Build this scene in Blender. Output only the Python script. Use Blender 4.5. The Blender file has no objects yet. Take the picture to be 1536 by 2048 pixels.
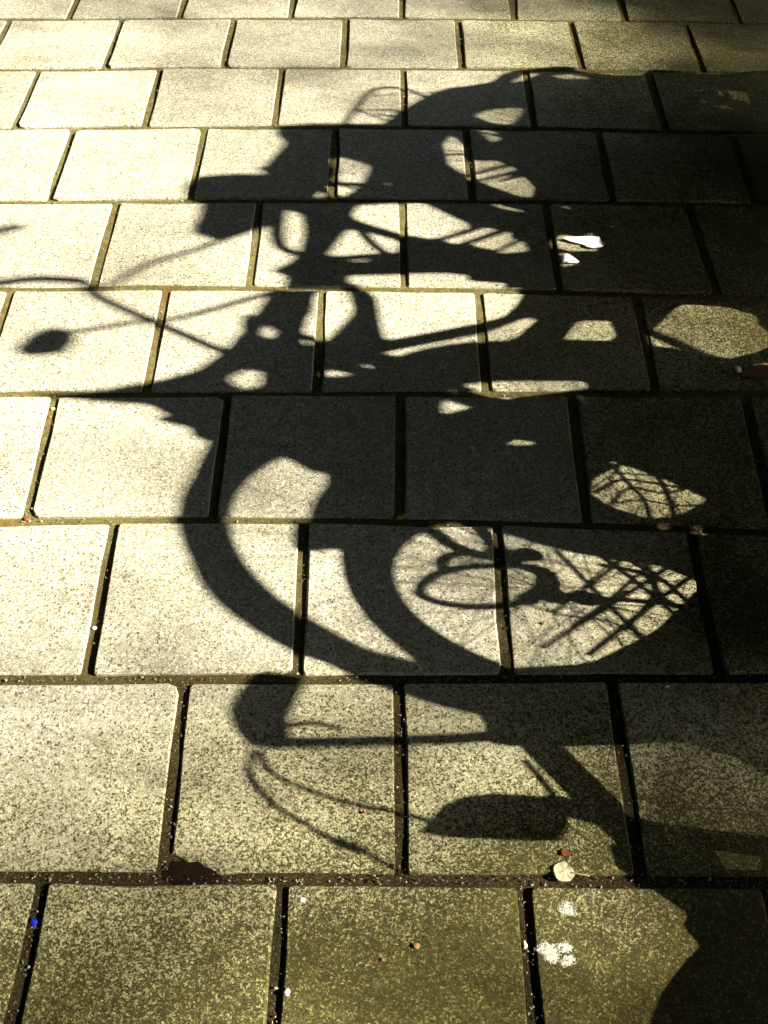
import bpy, bmesh, math, random
import numpy as np
from mathutils import Vector, Matrix

random.seed(7)
rng = np.random.default_rng(7)
scene = bpy.context.scene
col = scene.collection
R = math.radians

# ------------------------------------------------------------------ camera
PITCH, ROLL, YAW = 0.832, 0.0037, -0.013
CAM_AT = Vector((-0.0164, -3.9976, 1.7743))
_d = Matrix.Rotation(-YAW, 3, 'Z') @ Vector((0, math.cos(PITCH), -math.sin(PITCH)))
_up = Matrix.Rotation(-YAW, 3, 'Z') @ Vector((0, math.sin(PITCH), math.cos(PITCH)))
_rt = _d.cross(_up)
_cr, _sr = math.cos(-ROLL), math.sin(-ROLL)
_rt2 = _rt * _cr + _up * _sr
_up2 = _up * _cr - _rt * _sr
cam_data = bpy.data.cameras.new('camera')
cam_data.sensor_fit = 'VERTICAL'
cam_data.sensor_height = 24.0
cam_data.lens = 24.0 * 2255.945 / 2048.0
cam_data.clip_start, cam_data.clip_end = 0.05, 1000
cam = bpy.data.objects.new('camera', cam_data)
col.objects.link(cam)
_m = Matrix((( _rt2.x, _up2.x, -_d.x), (_rt2.y, _up2.y, -_d.y), (_rt2.z, _up2.z, -_d.z))).to_4x4()
_m.translation = CAM_AT
cam.matrix_world = _m
scene.camera = cam

# ------------------------------------------------------------------ light
SUN_DIR = Vector((1.765, -0.375, 1.0)).normalized()       # towards the sun
ELEV = math.asin(SUN_DIR.z)
world = bpy.data.worlds.new('World')
scene.world = world
world.use_nodes = True
wn = world.node_tree
wn.nodes.clear()
sky = wn.nodes.new('ShaderNodeTexSky')
sky.sky_type = 'NISHITA'
sky.sun_disc = False
sky.sun_elevation = ELEV
sky.sun_rotation = math.atan2(SUN_DIR.x, SUN_DIR.y)
sky.air_density = 1.0
sky.dust_density = 1.0
sky.ozone_density = 1.0
bg = wn.nodes.new('ShaderNodeBackground')
bg.inputs['Strength'].default_value = 0.05
wo = wn.nodes.new('ShaderNodeOutputWorld')
wn.links.new(sky.outputs[0], bg.inputs[0])
wn.links.new(bg.outputs[0], wo.inputs[0])

sun_data = bpy.data.lights.new('sun', 'SUN')
sun_data.energy = 5.0
sun_data.angle = R(0.68)
sun_data.color = (1.0, 0.93, 0.75)
sun = bpy.data.objects.new('sun', sun_data)
sun.rotation_euler = SUN_DIR.to_track_quat('Z', 'Y').to_euler()
sun.location = (8, -2, 8)
col.objects.link(sun)

vs = scene.view_settings
vs.view_transform = 'Standard'
vs.look = 'None'
vs.gamma = 1.0
vs.use_curve_mapping = False
vs.exposure = 2.5

# ------------------------------------------------------------------ helpers
def tag(o, label=None, cat=None, group=None, kind=None):
    if label: o['label'] = label
    if cat: o['category'] = cat
    if group: o['group'] = group
    if kind: o['kind'] = kind
    return o

def link(name, me, mat=None, parent=None):
    o = bpy.data.objects.new(name, me)
    col.objects.link(o)
    if mat is not None:
        me.materials.clear(); me.materials.append(mat)
    if parent is not None: o.parent = parent
    return o

def empty(name, loc, rz=0.0):
    o = bpy.data.objects.new(name, None)
    o.location = loc; o.rotation_euler = (0, 0, rz); o.empty_display_size = .1
    col.objects.link(o)
    return o

def bm_obj(name, bm, mat, parent=None, smooth=False):
    me = bpy.data.meshes.new(name)
    bm.normal_update(); bm.to_mesh(me); bm.free()
    if smooth:
        for p in me.polygons: p.use_smooth = True
    return link(name, me, mat, parent)

def spline(pts, n=5, closed=False):
    P = [Vector(p) for p in pts]
    if len(P) < 3 and not closed: return P
    out = []
    N = len(P)
    for i in range(N if closed else N - 1):
        if closed: a, b, c, d = P[i-1], P[i], P[(i+1) % N], P[(i+2) % N]
        else: a, b, c, d = P[max(i-1, 0)], P[i], P[i+1], P[min(i+2, N-1)]
        for j in range(n):
            t = j / n
            out.append(0.5*((2*b) + (c-a)*t + (2*a-5*b+4*c-d)*t*t + (3*b-a-3*c+d)*t**3))
    if not closed: out.append(P[-1])
    return out

def tube(bm, pts, r, seg=10, closed=False, r2=None):
    pts = [Vector(p) for p in pts]
    n = len(pts); rings = []
    ref = Vector((0, 1, 0))
    for i, p in enumerate(pts):
        if closed: t = pts[(i+1) % n] - pts[i-1]
        else: t = pts[min(i+1, n-1)] - pts[max(i-1, 0)]
        t.normalize()
        u = ref - t * ref.dot(t)
        if u.length < 1e-3: u = Vector((1, 0, 0)) - t * t.x
        u.normalize(); v = t.cross(u)
        rr = r if r2 is None else r + (r2 - r) * i / max(n - 1, 1)
        rings.append([bm.verts.new(p + (u*math.cos(2*math.pi*k/seg) + v*math.sin(2*math.pi*k/seg))*rr) for k in range(seg)])
    for i in range(n if closed else n - 1):
        A, B = rings[i], rings[(i+1) % n]
        for k in range(seg):
            bm.faces.new((A[k], A[(k+1) % seg], B[(k+1) % seg], B[k]))
    if not closed:
        bm.faces.new(rings[0][::-1]); bm.faces.new(rings[-1])

def circle(cx, cz, rad, n=48, a0=0, a1=2*math.pi, y=0.0, endpoint=False):
    m = n + 1 if endpoint else n
    return [(cx + rad*math.cos(a0+(a1-a0)*i/n), y, cz + rad*math.sin(a0+(a1-a0)*i/n)) for i in range(m)]

def lathe_y(bm, cx, cz, prof, seg=20):
    """surface of revolution about the lateral (y) axis; prof = [(y, radius)]"""
    rings = []
    for (y, r) in prof:
        rings.append([bm.verts.new((cx + r*math.cos(2*math.pi*k/seg), y, cz + r*math.sin(2*math.pi*k/seg))) for k in range(seg)])
    for A, B in zip(rings[:-1], rings[1:]):
        for k in range(seg):
            bm.faces.new((A[k], B[k], B[(k+1) % seg], A[(k+1) % seg]))
    bm.faces.new(rings[0]); bm.faces.new(rings[-1][::-1])

def plate_mesh(name, loops, thick, y=0.0):
    """plate whose side view is the first loop, with openings where the others are"""
    cu = bpy.data.curves.new(name, 'CURVE')
    cu.dimensions = '2D'; cu.fill_mode = 'BOTH'
    bev = .002
    cu.extrude = max(thick/2 - bev, .001); cu.bevel_depth = bev; cu.bevel_resolution = 1; cu.offset = -.001
    for lp in loops:
        sp = cu.splines.new('POLY')
        sp.points.add(len(lp) - 1)
        for q, (a, z) in zip(sp.points, lp): q.co = (a, z, 0, 1)
        sp.use_cyclic_u = True
    tmp = bpy.data.objects.new('tmp', cu)
    col.objects.link(tmp)
    dg = bpy.context.evaluated_depsgraph_get(); dg.update()
    me = bpy.data.meshes.new_from_object(tmp.evaluated_get(dg))
    bpy.data.objects.remove(tmp); bpy.data.curves.remove(cu)
    me.name = name
    me.transform(Matrix.Translation((0, y, 0)) @ Matrix.Rotation(R(90), 4, 'X'))
    return me

# ------------------------------------------------------------------ materials
class NT:
    def __init__(s, name):
        s.m = bpy.data.materials.new(name); s.m.use_nodes = True
        s.t = s.m.node_tree; s.b = s.t.nodes['Principled BSDF']
    def n(s, typ, **kw):
        o = s.t.nodes.new(typ)
        for k, v in kw.items():
            if k.startswith('i_'): o.inputs[k[2:].replace('_', ' ')].default_value = v
            else: setattr(o, k, v)
        return o
    def l(s, a, b): s.t.links.new(a, b)
    def ramp(s, src, stops, interp='LINEAR'):
        r = s.n('ShaderNodeValToRGB'); r.color_ramp.interpolation = interp
        e = r.color_ramp.elements
        while len(e) < len(stops): e.new(.5)
        for q, (p, c) in zip(e, stops):
            q.position = p; q.color = (c, c, c, 1) if not isinstance(c, tuple) else (*c, 1)
        s.l(src, r.inputs[0]); return r.outputs[0]
    def mix(s, fac, a, b, mode='MIX'):
        m = s.n('ShaderNodeMix', data_type='RGBA', blend_type=mode)
        for sock, v in ((m.inputs[0], fac), (m.inputs[6], a), (m.inputs[7], b)):
            if isinstance(v, bpy.types.NodeSocket): s.l(v, sock)
            elif isinstance(v, tuple): sock.default_value = (*v, 1)
            else: sock.default_value = v
        return m.outputs[2]
    def math(s, op, a, b=0.0):
        m = s.n('ShaderNodeMath', operation=op)
        for sock, v in ((m.inputs[0], a), (m.inputs[1], b)):
            if isinstance(v, bpy.types.NodeSocket): s.l(v, sock)
            else: sock.default_value = v
        return m.outputs[0]
    def noise(s, vec, scale, detail=3, rough=.55):
        o = s.n('ShaderNodeTexNoise'); o.inputs['Scale'].default_value = scale
        o.inputs['Detail'].default_value = detail; o.inputs['Roughness'].default_value = rough
        s.l(vec, o.inputs['Vector']); return o.outputs['Fac']
    def bump(s, h, strength, dist):
        b = s.n('ShaderNodeBump'); b.inputs['Strength'].default_value = strength
        b.inputs['Distance'].default_value = dist; s.l(h, b.inputs['Height'])
        s.l(b.outputs[0], s.b.inputs['Normal'])

def simple(name, color, rough=.6, metal=0.0, nscale=40, var=.25, bump=0.0):
    t = NT(name)
    co = t.n('ShaderNodeTexCoord').outputs['Object']
    f = t.noise(co, nscale)
    dark = tuple(c*(1-var) for c in color); light = tuple(min(1, c*(1+var)) for c in color)
    t.l(t.ramp(f, [(.3, dark), (.7, light)]), t.b.inputs['Base Color'])
    t.b.inputs['Roughness'].default_value = rough; t.b.inputs['Metallic'].default_value = metal
    if rough >= .9: t.b.inputs['Specular IOR Level'].default_value = .08
    if bump: t.bump(f, bump, .002)
    return t.m

def slab_material():
    t = NT('exposed_concrete')
    pos = t.n('ShaderNodeNewGeometry').outputs['Position']
    oi = t.n('ShaderNodeObjectInfo')
    off = t.n('ShaderNodeVectorMath', operation='SCALE'); off.inputs[3].default_value = 37.0
    cmb = t.n('ShaderNodeCombineXYZ'); t.l(oi.outputs['Random'], cmb.inputs[0]); t.l(oi.outputs['Random'], cmb.inputs[1])
    t.l(cmb.outputs[0], off.inputs[0])
    add = t.n('ShaderNodeVectorMath', operation='ADD'); t.l(pos, add.inputs[0]); t.l(off.outputs[0], add.inputs[1])
    v = add.outputs[0]
    big = t.noise(pos, 4.0, 4, .6)              # damp and worn patches that run on over the slabs
    mid = t.noise(v, 22, 4, .65)
    blot = t.noise(v, 80, 4, .65)
    grain = t.noise(v, 300, 3, .75)
    fine = t.noise(v, 520, 2, .7)
    own = t.n('ShaderNodeSeparateColor'); t.l(oi.outputs['Color'], own.inputs[0])
    # exposed aggregate: every stone has its own tone, at two sizes, in a sandy matrix
    def stones(sc, vec):
        vo = t.n('ShaderNodeTexVoronoi'); vo.inputs['Scale'].default_value = sc
        wob = t.n('ShaderNodeTexNoise'); wob.inputs['Scale'].default_value = sc*.8; wob.inputs['Detail'].default_value = 2
        t.l(vec, wob.inputs['Vector'])
        mv = t.n('ShaderNodeVectorMath', operation='MULTIPLY_ADD'); t.l(wob.outputs['Color'], mv.inputs[0])
        mv.inputs[1].default_value = (.9/sc,)*3; t.l(vec, mv.inputs[2]); t.l(mv.outputs[0], vo.inputs['Vector'])
        sp = t.n('ShaderNodeSeparateColor'); t.l(vo.outputs['Color'], sp.inputs[0])
        return sp, vo.outputs['Distance']
    s1, d1 = stones(290, v); s2, d2 = stones(540, pos)
    g = t.math('ADD', t.math('MULTIPLY', s1.outputs[0], .30), t.math('ADD', t.math('MULTIPLY', s2.outputs[0], .26), t.math('MULTIPLY', grain, .62)))
    g = t.math('ADD', g, -.09)                                  # about 0.5 on average, 0.2 to 0.8
    base = t.ramp(g, [(.26, (.16, .145, .095)), (.40, (.36, .34, .265)), (.54, (.50, .482, .388)), (.72, (.72, .69, .58))])
    base = t.mix(t.math('MULTIPLY', t.ramp(mid, [(.36, .8), (.58, 0)]), .45), base, (.27, .25, .165))
    base = t.mix(t.math('MULTIPLY', t.ramp(blot, [(.38, .8), (.50, 0)]), .35), base, (.23, .21, .135))
    for src, lo, c, am in ((s1.outputs[1], .045, (.84, .82, .70), .9), (s1.outputs[2], .05, (.045, .045, .038), .85), (s2.outputs[1], .035, (.33, .16, .07), .8)):
        base = t.mix(t.math('MULTIPLY', t.math('LESS_THAN', src, lo), am), base, c)
    # moss and dirt between the stones, with front and right shade painted in
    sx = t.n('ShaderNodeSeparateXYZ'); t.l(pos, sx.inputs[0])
    front_dim = t.math('ADD', t.math('MULTIPLY', sx.outputs[0], .42), t.math('MULTIPLY', t.math('ADD', sx.outputs[1], 2.70), -1.5))
    right_shade = t.math('MULTIPLY', t.math('ADD', sx.outputs[0], -.10), 1.05)  # shade put into the slab colour towards the right
    D = t.math('ADD', t.math('MAXIMUM', front_dim, right_shade), t.math('ADD', t.math('MULTIPLY', t.math('ADD', big, -.5), .9), t.math('MULTIPLY', t.math('ADD', own.outputs[0], -.5), .14)))
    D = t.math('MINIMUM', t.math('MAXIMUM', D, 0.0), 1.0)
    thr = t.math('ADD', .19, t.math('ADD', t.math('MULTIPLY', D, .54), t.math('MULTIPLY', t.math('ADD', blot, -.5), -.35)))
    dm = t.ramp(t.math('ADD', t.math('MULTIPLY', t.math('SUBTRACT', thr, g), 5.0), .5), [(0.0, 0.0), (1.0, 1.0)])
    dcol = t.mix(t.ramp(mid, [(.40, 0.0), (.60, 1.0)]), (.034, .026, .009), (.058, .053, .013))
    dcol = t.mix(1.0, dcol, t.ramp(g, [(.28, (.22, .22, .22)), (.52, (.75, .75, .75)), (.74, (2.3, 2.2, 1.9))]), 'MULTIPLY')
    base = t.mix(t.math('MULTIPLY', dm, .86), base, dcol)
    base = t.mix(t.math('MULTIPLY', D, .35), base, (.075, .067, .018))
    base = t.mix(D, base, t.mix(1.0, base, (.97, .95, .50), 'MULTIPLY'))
    tint = t.ramp(own.outputs[1], [(0, (.79, .79, .77)), (1, (1.0, 1.0, 1.0))])
    base = t.mix(1.0, base, tint, 'MULTIPLY')
    t.l(base, t.b.inputs['Base Color'])
    t.b.inputs['Roughness'].default_value = .92
    t.b.inputs['Specular IOR Level'].default_value = .25
    h = t.math('ADD', t.math('MULTIPLY', g, 1.3), t.math('ADD', t.math('MULTIPLY', fine, .35), t.math('MULTIPLY', blot, .8)))
    t.bump(h, .8, .0026)
    return t.m

def joint_material():
    t = NT('mossy_joint_sand')
    pos = t.n('ShaderNodeNewGeometry').outputs['Position']
    a = t.noise(pos, 60, 4, .6); g = t.noise(pos, 420, 3, .7); b = t.noise(pos, 9, 3)
    c = t.ramp(g, [(.36, (.03, .024, .010)), (.54, (.11, .092, .038)), (.72, (.30, .265, .14))])
    c = t.mix(t.ramp(a, [(.45, 0.0), (.62, .7)]), c, (.17, .155, .05))
    c = t.mix(t.ramp(b, [(.52, 0.0), (.68, .6)]), c, (.13, .07, .025))
    # soil in the joints turns black towards the front and right
    sx = t.n('ShaderNodeSeparateXYZ'); t.l(pos, sx.inputs[0])
    soil_dark = t.math('ADD', t.math('ADD', t.math('MULTIPLY', sx.outputs[0], .45), t.math('MULTIPLY', t.math('ADD', sx.outputs[1], 2.35), -1.3)), t.math('MULTIPLY', t.math('ADD', a, -.4), 1.6))
    c = t.mix(t.math('MINIMUM', t.math('MAXIMUM', soil_dark, 0.0), .94), c, t.ramp(g, [(.45, (.012, .009, .004)), (.72, (.10, .075, .035))]))
    t.l(c, t.b.inputs['Base Color']); t.b.inputs['Roughness'].default_value = 1.0
    t.b.inputs['Specular IOR Level'].default_value = .1
    t.bump(t.math('ADD', g, a), 1.0, .003)
    return t.m

M = dict(
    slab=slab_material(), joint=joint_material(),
    soil=simple('sandy_soil', (.16, .13, .085), 1.0, nscale=3),
    frame=simple('dark_green_paint', (.02, .03, .025), .35),
    rubber=simple('black_rubber', (.022, .022, .022), .8),
    chrome=simple('worn_steel', (.42, .42, .42), .32, 1.0, 60),
    leather=simple('brown_leather', (.06, .035, .02), .55, nscale=120, bump=.3),
    shadow_plate_black=simple('black_shadow_plate', (.025, .025, .027), .9, nscale=300, bump=.3),
    plastic=simple('grey_shadow_plate', (.05, .052, .055), .5),
    black=simple('black_plastic', (.02, .02, .02), .45),
    wire=simple('black_wire', (.03, .03, .03), .5),
    bark=simple('bark', (.10, .075, .05), .95, nscale=14, var=.5, bump=.8),
    leafgreen=simple('green_leaves', (.035, .06, .015), .7, nscale=3, var=.3),
    paper=simple('white_paper', (.80, .81, .82), .8, nscale=90, var=.06),
    cream=simple('pale_dry_leaf', (.80, .78, .56), .7, nscale=180, var=.12),
    yellow=simple('yellow_leaf', (.60, .55, .10), .6, nscale=260, var=.2),
    red=simple('red_leaf', (.20, .045, .02), .6, nscale=200, var=.3),
    brownleaf=simple('brown_leaf', (.20, .085, .02), .7, nscale=160, var=.4),
    stem=simple('leaf_stem', (.42, .27, .08), .7),
    blue=simple('blue_glass', (.01, .02, .65), .15, nscale=100, var=.1),
    white=simple('white_quartz', (.82, .82, .80), .6, nscale=150, var=.08),
    lime=simple('lime_plastic', (.62, .66, .10), .5),
    ochre=simple('ochre_pebble', (.30, .16, .055), .6, nscale=180),
    grit=simple('grit', (.26, .235, .16), .9, nscale=150, var=.7),
    soot=simple('dark_soil', (.009, .006, .003), 1.0, nscale=200, var=.5, bump=.5),
)
def dropping_material():
    t = NT('dried_dropping')
    co = t.n('ShaderNodeNewGeometry').outputs['Position']
    f = t.noise(co, 330, 3, .7)
    t.l(t.ramp(f, [(.34, (.22, .22, .17)), (.46, (.72, .73, .66)), (.7, (.88, .88, .83))]), t.b.inputs['Base Color'])
    t.b.inputs['Roughness'].default_value = .9
    t.bump(f, .8, .002)
    return t.m
M['dropping'] = dropping_material()

# bicycle parts in each machine's own upright plane: (along, height) in metres
BIKES = {  # shadow plates are added, outlined to cast wanted shadow areas
 'P': dict(x0=0.85, yref=-3.0, parts=[
  ('saddle','plate',[[(-0.005,0.56),(-0.039,0.572),(-0.051,0.576),(-0.083,0.582),(-0.092,0.583),(-0.111,0.581),(-0.118,0.579),(-0.138,0.571),(-0.144,0.567),(-0.16,0.556),(-0.161,0.552),(-0.154,0.542),(-0.146,0.541),(-0.104,0.546),(-0.09,0.547),(-0.052,0.542),(-0.039,0.54),(-0.004,0.534),(0.002,0.536),(0.001,0.554)]],0.05,'leather'),
  ('seat_post','tube',[(-0.146,0.548),(-0.137,0.521),(-0.094,0.421),(-0.043,0.322),(0.072,0.201)],0.0105,'chrome'),
  ('seat_hook','tube',[(-0.124,0.547),(-0.104,0.529),(-0.092,0.509),(-0.094,0.482)],0.005,'chrome'),
  ('drink_bottle','plate',[[(-0.256,0.385),(-0.236,0.376),(-0.229,0.374),(-0.209,0.367),(-0.202,0.364),(-0.184,0.35),(-0.178,0.344),(-0.164,0.323),(-0.16,0.314),(-0.152,0.286),(-0.15,0.279),(-0.151,0.265),(-0.158,0.263),(-0.199,0.262),(-0.209,0.264),(-0.225,0.27),(-0.23,0.277),(-0.242,0.311),(-0.246,0.323),(-0.257,0.358),(-0.259,0.367),(-0.259,0.384)]],0.03,'black'),
  ('brake_cable','tube',[(-0.171,0.566),(-0.22,0.563),(-0.267,0.533),(-0.284,0.507),(-0.308,0.469),(-0.314,0.447),(-0.338,0.405)],0.0042,'rubber'),
  ('cable_joint','tube',[(-0.306,0.47),(-0.315,0.446)],0.009,'rubber'),
  ('brake_cable','tube',[(-0.168,0.559),(-0.208,0.544),(-0.228,0.5),(-0.235,0.462),(-0.234,0.413),(-0.239,0.379)],0.0042,'rubber'),
  ('frame_tube','tube',[(0.003,0.308),(-0.074,0.267),(-0.145,0.224),(-0.226,0.174)],0.021,'frame'),
  ('brake_cable','tube',[(-0.086,0.296),(-0.127,0.276),(-0.172,0.257)],0.004,'rubber'),
  ('frame_tube','tube',[(-0.16,0.271),(-0.164,0.224),(-0.175,0.177),(-0.168,0.117),(-0.155,0.039)],0.019,'frame'),
  ('bag_shadow_plate','plate',[[(-0.21,0.199),(-0.211,0.185),(-0.208,0.176),(-0.186,0.138),(-0.188,0.13),(-0.218,0.121),(-0.221,0.112),(-0.206,0.068),(-0.2,0.06),(-0.181,0.06),(-0.241,0.06),(-0.555,0.06),(-0.612,0.06),(-0.662,0.183),(-0.648,0.202),(-0.514,0.177),(-0.482,0.17),(-0.443,0.161),(-0.43,0.157),(-0.389,0.141),(-0.379,0.137),(-0.357,0.126),(-0.35,0.126),(-0.33,0.137),(-0.324,0.138),(-0.307,0.134),(-0.301,0.136),(-0.286,0.153),(-0.282,0.158),(-0.272,0.17),(-0.267,0.174),(-0.253,0.191),(-0.246,0.195),(-0.215,0.2)]],0.05,'shadow_plate_black'),
  ('bag_shadow_plate','plate',[[(-0.012,0.33),(0.007,0.346),(0.015,0.354),(0.038,0.382),(0.047,0.383),(0.073,0.36),(0.081,0.352),(0.097,0.325),(0.106,0.307),(0.142,0.234),(0.161,0.212),(0.238,0.159),(0.266,0.144),(0.345,0.112),(0.367,0.103),(0.414,0.087),(0.435,0.078),(0.509,0.06),(0.533,0.06),(0.595,0.06),(0.524,0.06),(0.122,0.06),(0.056,0.06),(0.031,0.06),(0.025,0.06),(0.012,0.073),(0.009,0.078),(0.005,0.092),(0.005,0.097),(0.01,0.109),(0.012,0.114),(0.015,0.13),(0.014,0.137),(0.007,0.159),(0.003,0.168),(-0.012,0.197),(-0.018,0.211),(-0.043,0.263),(-0.05,0.278),(-0.063,0.315),(-0.059,0.322),(-0.022,0.327)],[(0.076,0.197),(0.116,0.174),(0.126,0.164),(0.146,0.135),(0.145,0.133),(0.118,0.146),(0.109,0.153),(0.082,0.181),(0.076,0.188),(0.07,0.199)]],0.04,'shadow_plate_black'),
  ('mudguard','tube',[(0.568,0.515),(0.469,0.497),(0.343,0.492),(0.242,0.477),(0.177,0.451),(0.129,0.418),(0.086,0.378),(0.064,0.324),(0.087,0.247),(0.157,0.168)],0.026,'frame'),
  ('ring_lock','tube',[(0.246,0.419),(0.272,0.416),(0.309,0.395),(0.34,0.354),(0.359,0.303),(0.345,0.281),(0.305,0.282),(0.269,0.301),(0.238,0.345),(0.228,0.389),(0.238,0.415),(0.246,0.419)],0.0075,'chrome'),
  ('ring_lock','tube',[(0.358,0.297),(0.346,0.279),(0.309,0.28),(0.273,0.301)],0.013,'chrome'),
  ('lock_holder','tube',[(0.313,0.395),(0.336,0.399),(0.361,0.383),(0.374,0.343),(0.357,0.325)],0.008,'chrome'),
  ('lock_holder','tube',[(0.415,0.415),(0.383,0.39),(0.369,0.354),(0.376,0.309)],0.011,'chrome'),
 ]),
 'Q': dict(x0=1.0, yref=-2.6, parts=[
  ('tyre_guard','tube',[(0.152,0.758),(0.022,0.768),(-0.121,0.758),(-0.243,0.726),(-0.315,0.675),(-0.361,0.615),(-0.371,0.557),(-0.38,0.486),(-0.401,0.428),(-0.416,0.356)],0.026,'rubber'),
  ('seat_shadow_plate','plate',[[(0.137,0.782),(0.145,0.803),(0.15,0.807),(0.169,0.811),(0.179,0.821),(0.22,0.869),(0.23,0.876),(0.248,0.863),(0.264,0.835),(0.339,0.687),(0.357,0.648),(0.387,0.57),(0.383,0.553),(0.332,0.531),(0.318,0.512),(0.291,0.43),(0.269,0.416),(0.176,0.414),(0.145,0.414),(0.056,0.417),(0.034,0.432),(-0.005,0.519),(-0.015,0.546),(-0.037,0.616),(-0.04,0.629),(-0.032,0.636),(-0.024,0.637),(0.015,0.634),(0.028,0.632),(0.061,0.625),(0.071,0.624),(0.095,0.628),(0.099,0.631),(0.095,0.645),(0.097,0.65),(0.112,0.666),(0.117,0.672),(0.129,0.694),(0.13,0.7),(0.125,0.712),(0.115,0.716),(0.061,0.728),(0.057,0.734),(0.083,0.756),(0.094,0.762),(0.13,0.776)],[(0.216,0.582),(0.24,0.567),(0.247,0.562),(0.26,0.551),(0.26,0.549),(0.249,0.55),(0.243,0.552),(0.22,0.564),(0.215,0.568),(0.212,0.582)]],0.012,'plastic'),
  ('foot_shadow_plate','plate',[[(-0.054,0.652),(-0.076,0.654),(-0.086,0.654),(-0.121,0.651),(-0.128,0.648),(-0.133,0.636),(-0.132,0.631),(-0.12,0.613),(-0.117,0.607),(-0.11,0.59),(-0.108,0.58),(-0.103,0.541),(-0.09,0.534),(-0.018,0.534),(-0.011,0.549),(-0.044,0.636)]],0.012,'plastic'),
  ('cover_shadow_plate','plate',[[(0.325,0.523),(0.336,0.499),(0.35,0.484),(0.414,0.424),(0.435,0.401),(0.484,0.334),(0.501,0.31),(0.548,0.242),(0.575,0.195),(0.686,0.06),(0.595,0.06),(0.059,0.06),(-0.023,0.06),(-0.034,0.169),(-0.032,0.196),(-0.012,0.231),(-0.008,0.243),(-0.008,0.277),(-0.006,0.286),(0.003,0.304),(0.006,0.311),(0.009,0.339),(0.009,0.347),(0.01,0.365),(0.009,0.371),(0.005,0.385),(0.007,0.391),(0.024,0.413),(0.028,0.418),(0.034,0.422),(0.032,0.43),(0.014,0.469),(0.049,0.477),(0.28,0.486),(0.324,0.493),(0.323,0.522)],[(0.169,0.31),(0.205,0.306),(0.218,0.3),(0.26,0.273),(0.271,0.258),(0.295,0.204),(0.295,0.19),(0.271,0.167),(0.258,0.163),(0.207,0.165),(0.19,0.17),(0.145,0.196),(0.134,0.205),(0.116,0.236),(0.115,0.247),(0.13,0.282),(0.136,0.291),(0.159,0.308)],[(0.277,0.412),(0.316,0.389),(0.328,0.38),(0.358,0.347),(0.358,0.342),(0.332,0.344),(0.321,0.349),(0.285,0.378),(0.278,0.388),(0.271,0.412)],[(0.269,0.282),(0.286,0.256),(0.287,0.252),(0.277,0.255),(0.273,0.259),(0.262,0.279),(0.261,0.283),(0.265,0.286)],[(0.348,0.328),(0.366,0.323),(0.371,0.32),(0.384,0.306),(0.383,0.303),(0.366,0.303),(0.36,0.306),(0.345,0.32),(0.343,0.323),(0.344,0.328)],[(0.102,0.229),(0.112,0.222),(0.112,0.219),(0.105,0.206),(0.101,0.206),(0.09,0.217),(0.089,0.221),(0.099,0.229)],[(0.104,0.189),(0.119,0.184),(0.121,0.181),(0.118,0.17),(0.114,0.168),(0.095,0.173),(0.09,0.175),(0.084,0.184),(0.085,0.186),(0.099,0.189)]],0.012,'shadow_plate_black'),
  ('basket_wire','tube',[(0.165,0.305),(0.215,0.275),(0.222,0.239),(0.219,0.168)],0.0036,'wire'),
  ('basket_wire','tube',[(0.132,0.288),(0.197,0.263),(0.198,0.221),(0.26,0.16)],0.003,'wire'),
  ('basket_wire','tube',[(0.251,0.28),(0.198,0.26),(0.166,0.246),(0.11,0.241)],0.0036,'wire'),
  ('basket_wire','tube',[(0.277,0.243),(0.234,0.226),(0.178,0.216),(0.129,0.212)],0.0042,'wire'),
  ('basket_wire','tube',[(0.296,0.206),(0.261,0.195),(0.23,0.179),(0.198,0.166)],0.003,'wire'),
  ('basket_wire','tube',[(0.238,0.274),(0.245,0.238),(0.269,0.195),(0.271,0.171)],0.0024,'wire'),
  ('basket_wire','tube',[(0.145,0.282),(0.166,0.246),(0.165,0.211),(0.177,0.181)],0.0024,'wire'),
  ('basket_wire','tube',[(-0.017,0.352),(-0.116,0.302),(-0.218,0.25)],0.0042,'wire'),
  ('basket_wire','tube',[(-0.006,0.307),(-0.073,0.257),(-0.148,0.211)],0.0045,'wire'),
  ('basket_wire','tube',[(-0.012,0.27),(-0.055,0.229),(-0.107,0.199)],0.0045,'wire'),
  ('basket_wire','tube',[(-0.007,0.189),(-0.134,0.253),(-0.266,0.314)],0.0042,'wire'),
  ('basket_wire','tube',[(0.003,0.216),(-0.137,0.291),(-0.267,0.362)],0.0042,'wire'),
  ('basket_wire','tube',[(-0.179,0.352),(-0.094,0.313),(-0.015,0.278)],0.0036,'wire'),
  ('basket_wire','tube',[(-0.201,0.33),(-0.124,0.291),(-0.009,0.245)],0.0036,'wire'),
  ('basket_wire','tube',[(-0.037,0.301),(-0.044,0.251),(-0.09,0.236),(-0.113,0.215)],0.0054,'wire'),
  ('basket_wire','tube',[(-0.006,0.256),(-0.053,0.24),(-0.107,0.247),(-0.192,0.276)],0.0036,'wire'),
  ('basket_wire','tube',[(-0.171,0.379),(-0.181,0.341),(-0.176,0.297),(-0.196,0.255)],0.003,'wire'),
 ]),
 'R': dict(x0=1.1, yref=-2.0, parts=[
  ('handlebar','tube',[(0.217,1.237),(0.166,1.273),(0.076,1.311),(-0.027,1.313),(-0.071,1.256),(-0.036,1.216),(0.004,1.165),(0.019,1.109),(0.008,1.08),(-0.031,1.07),(-0.089,0.993),(-0.113,0.953),(-0.18,0.857),(-0.207,0.805)],0.0115,'chrome'),
  ('bar_grip','tube',[(-0.071,1.256),(-0.036,1.216),(0.004,1.165),(0.024,1.095)],0.0145,'rubber'),
  ('bar_grip','tube',[(0.22,1.234),(0.192,1.258),(0.155,1.279)],0.0135,'rubber'),
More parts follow.
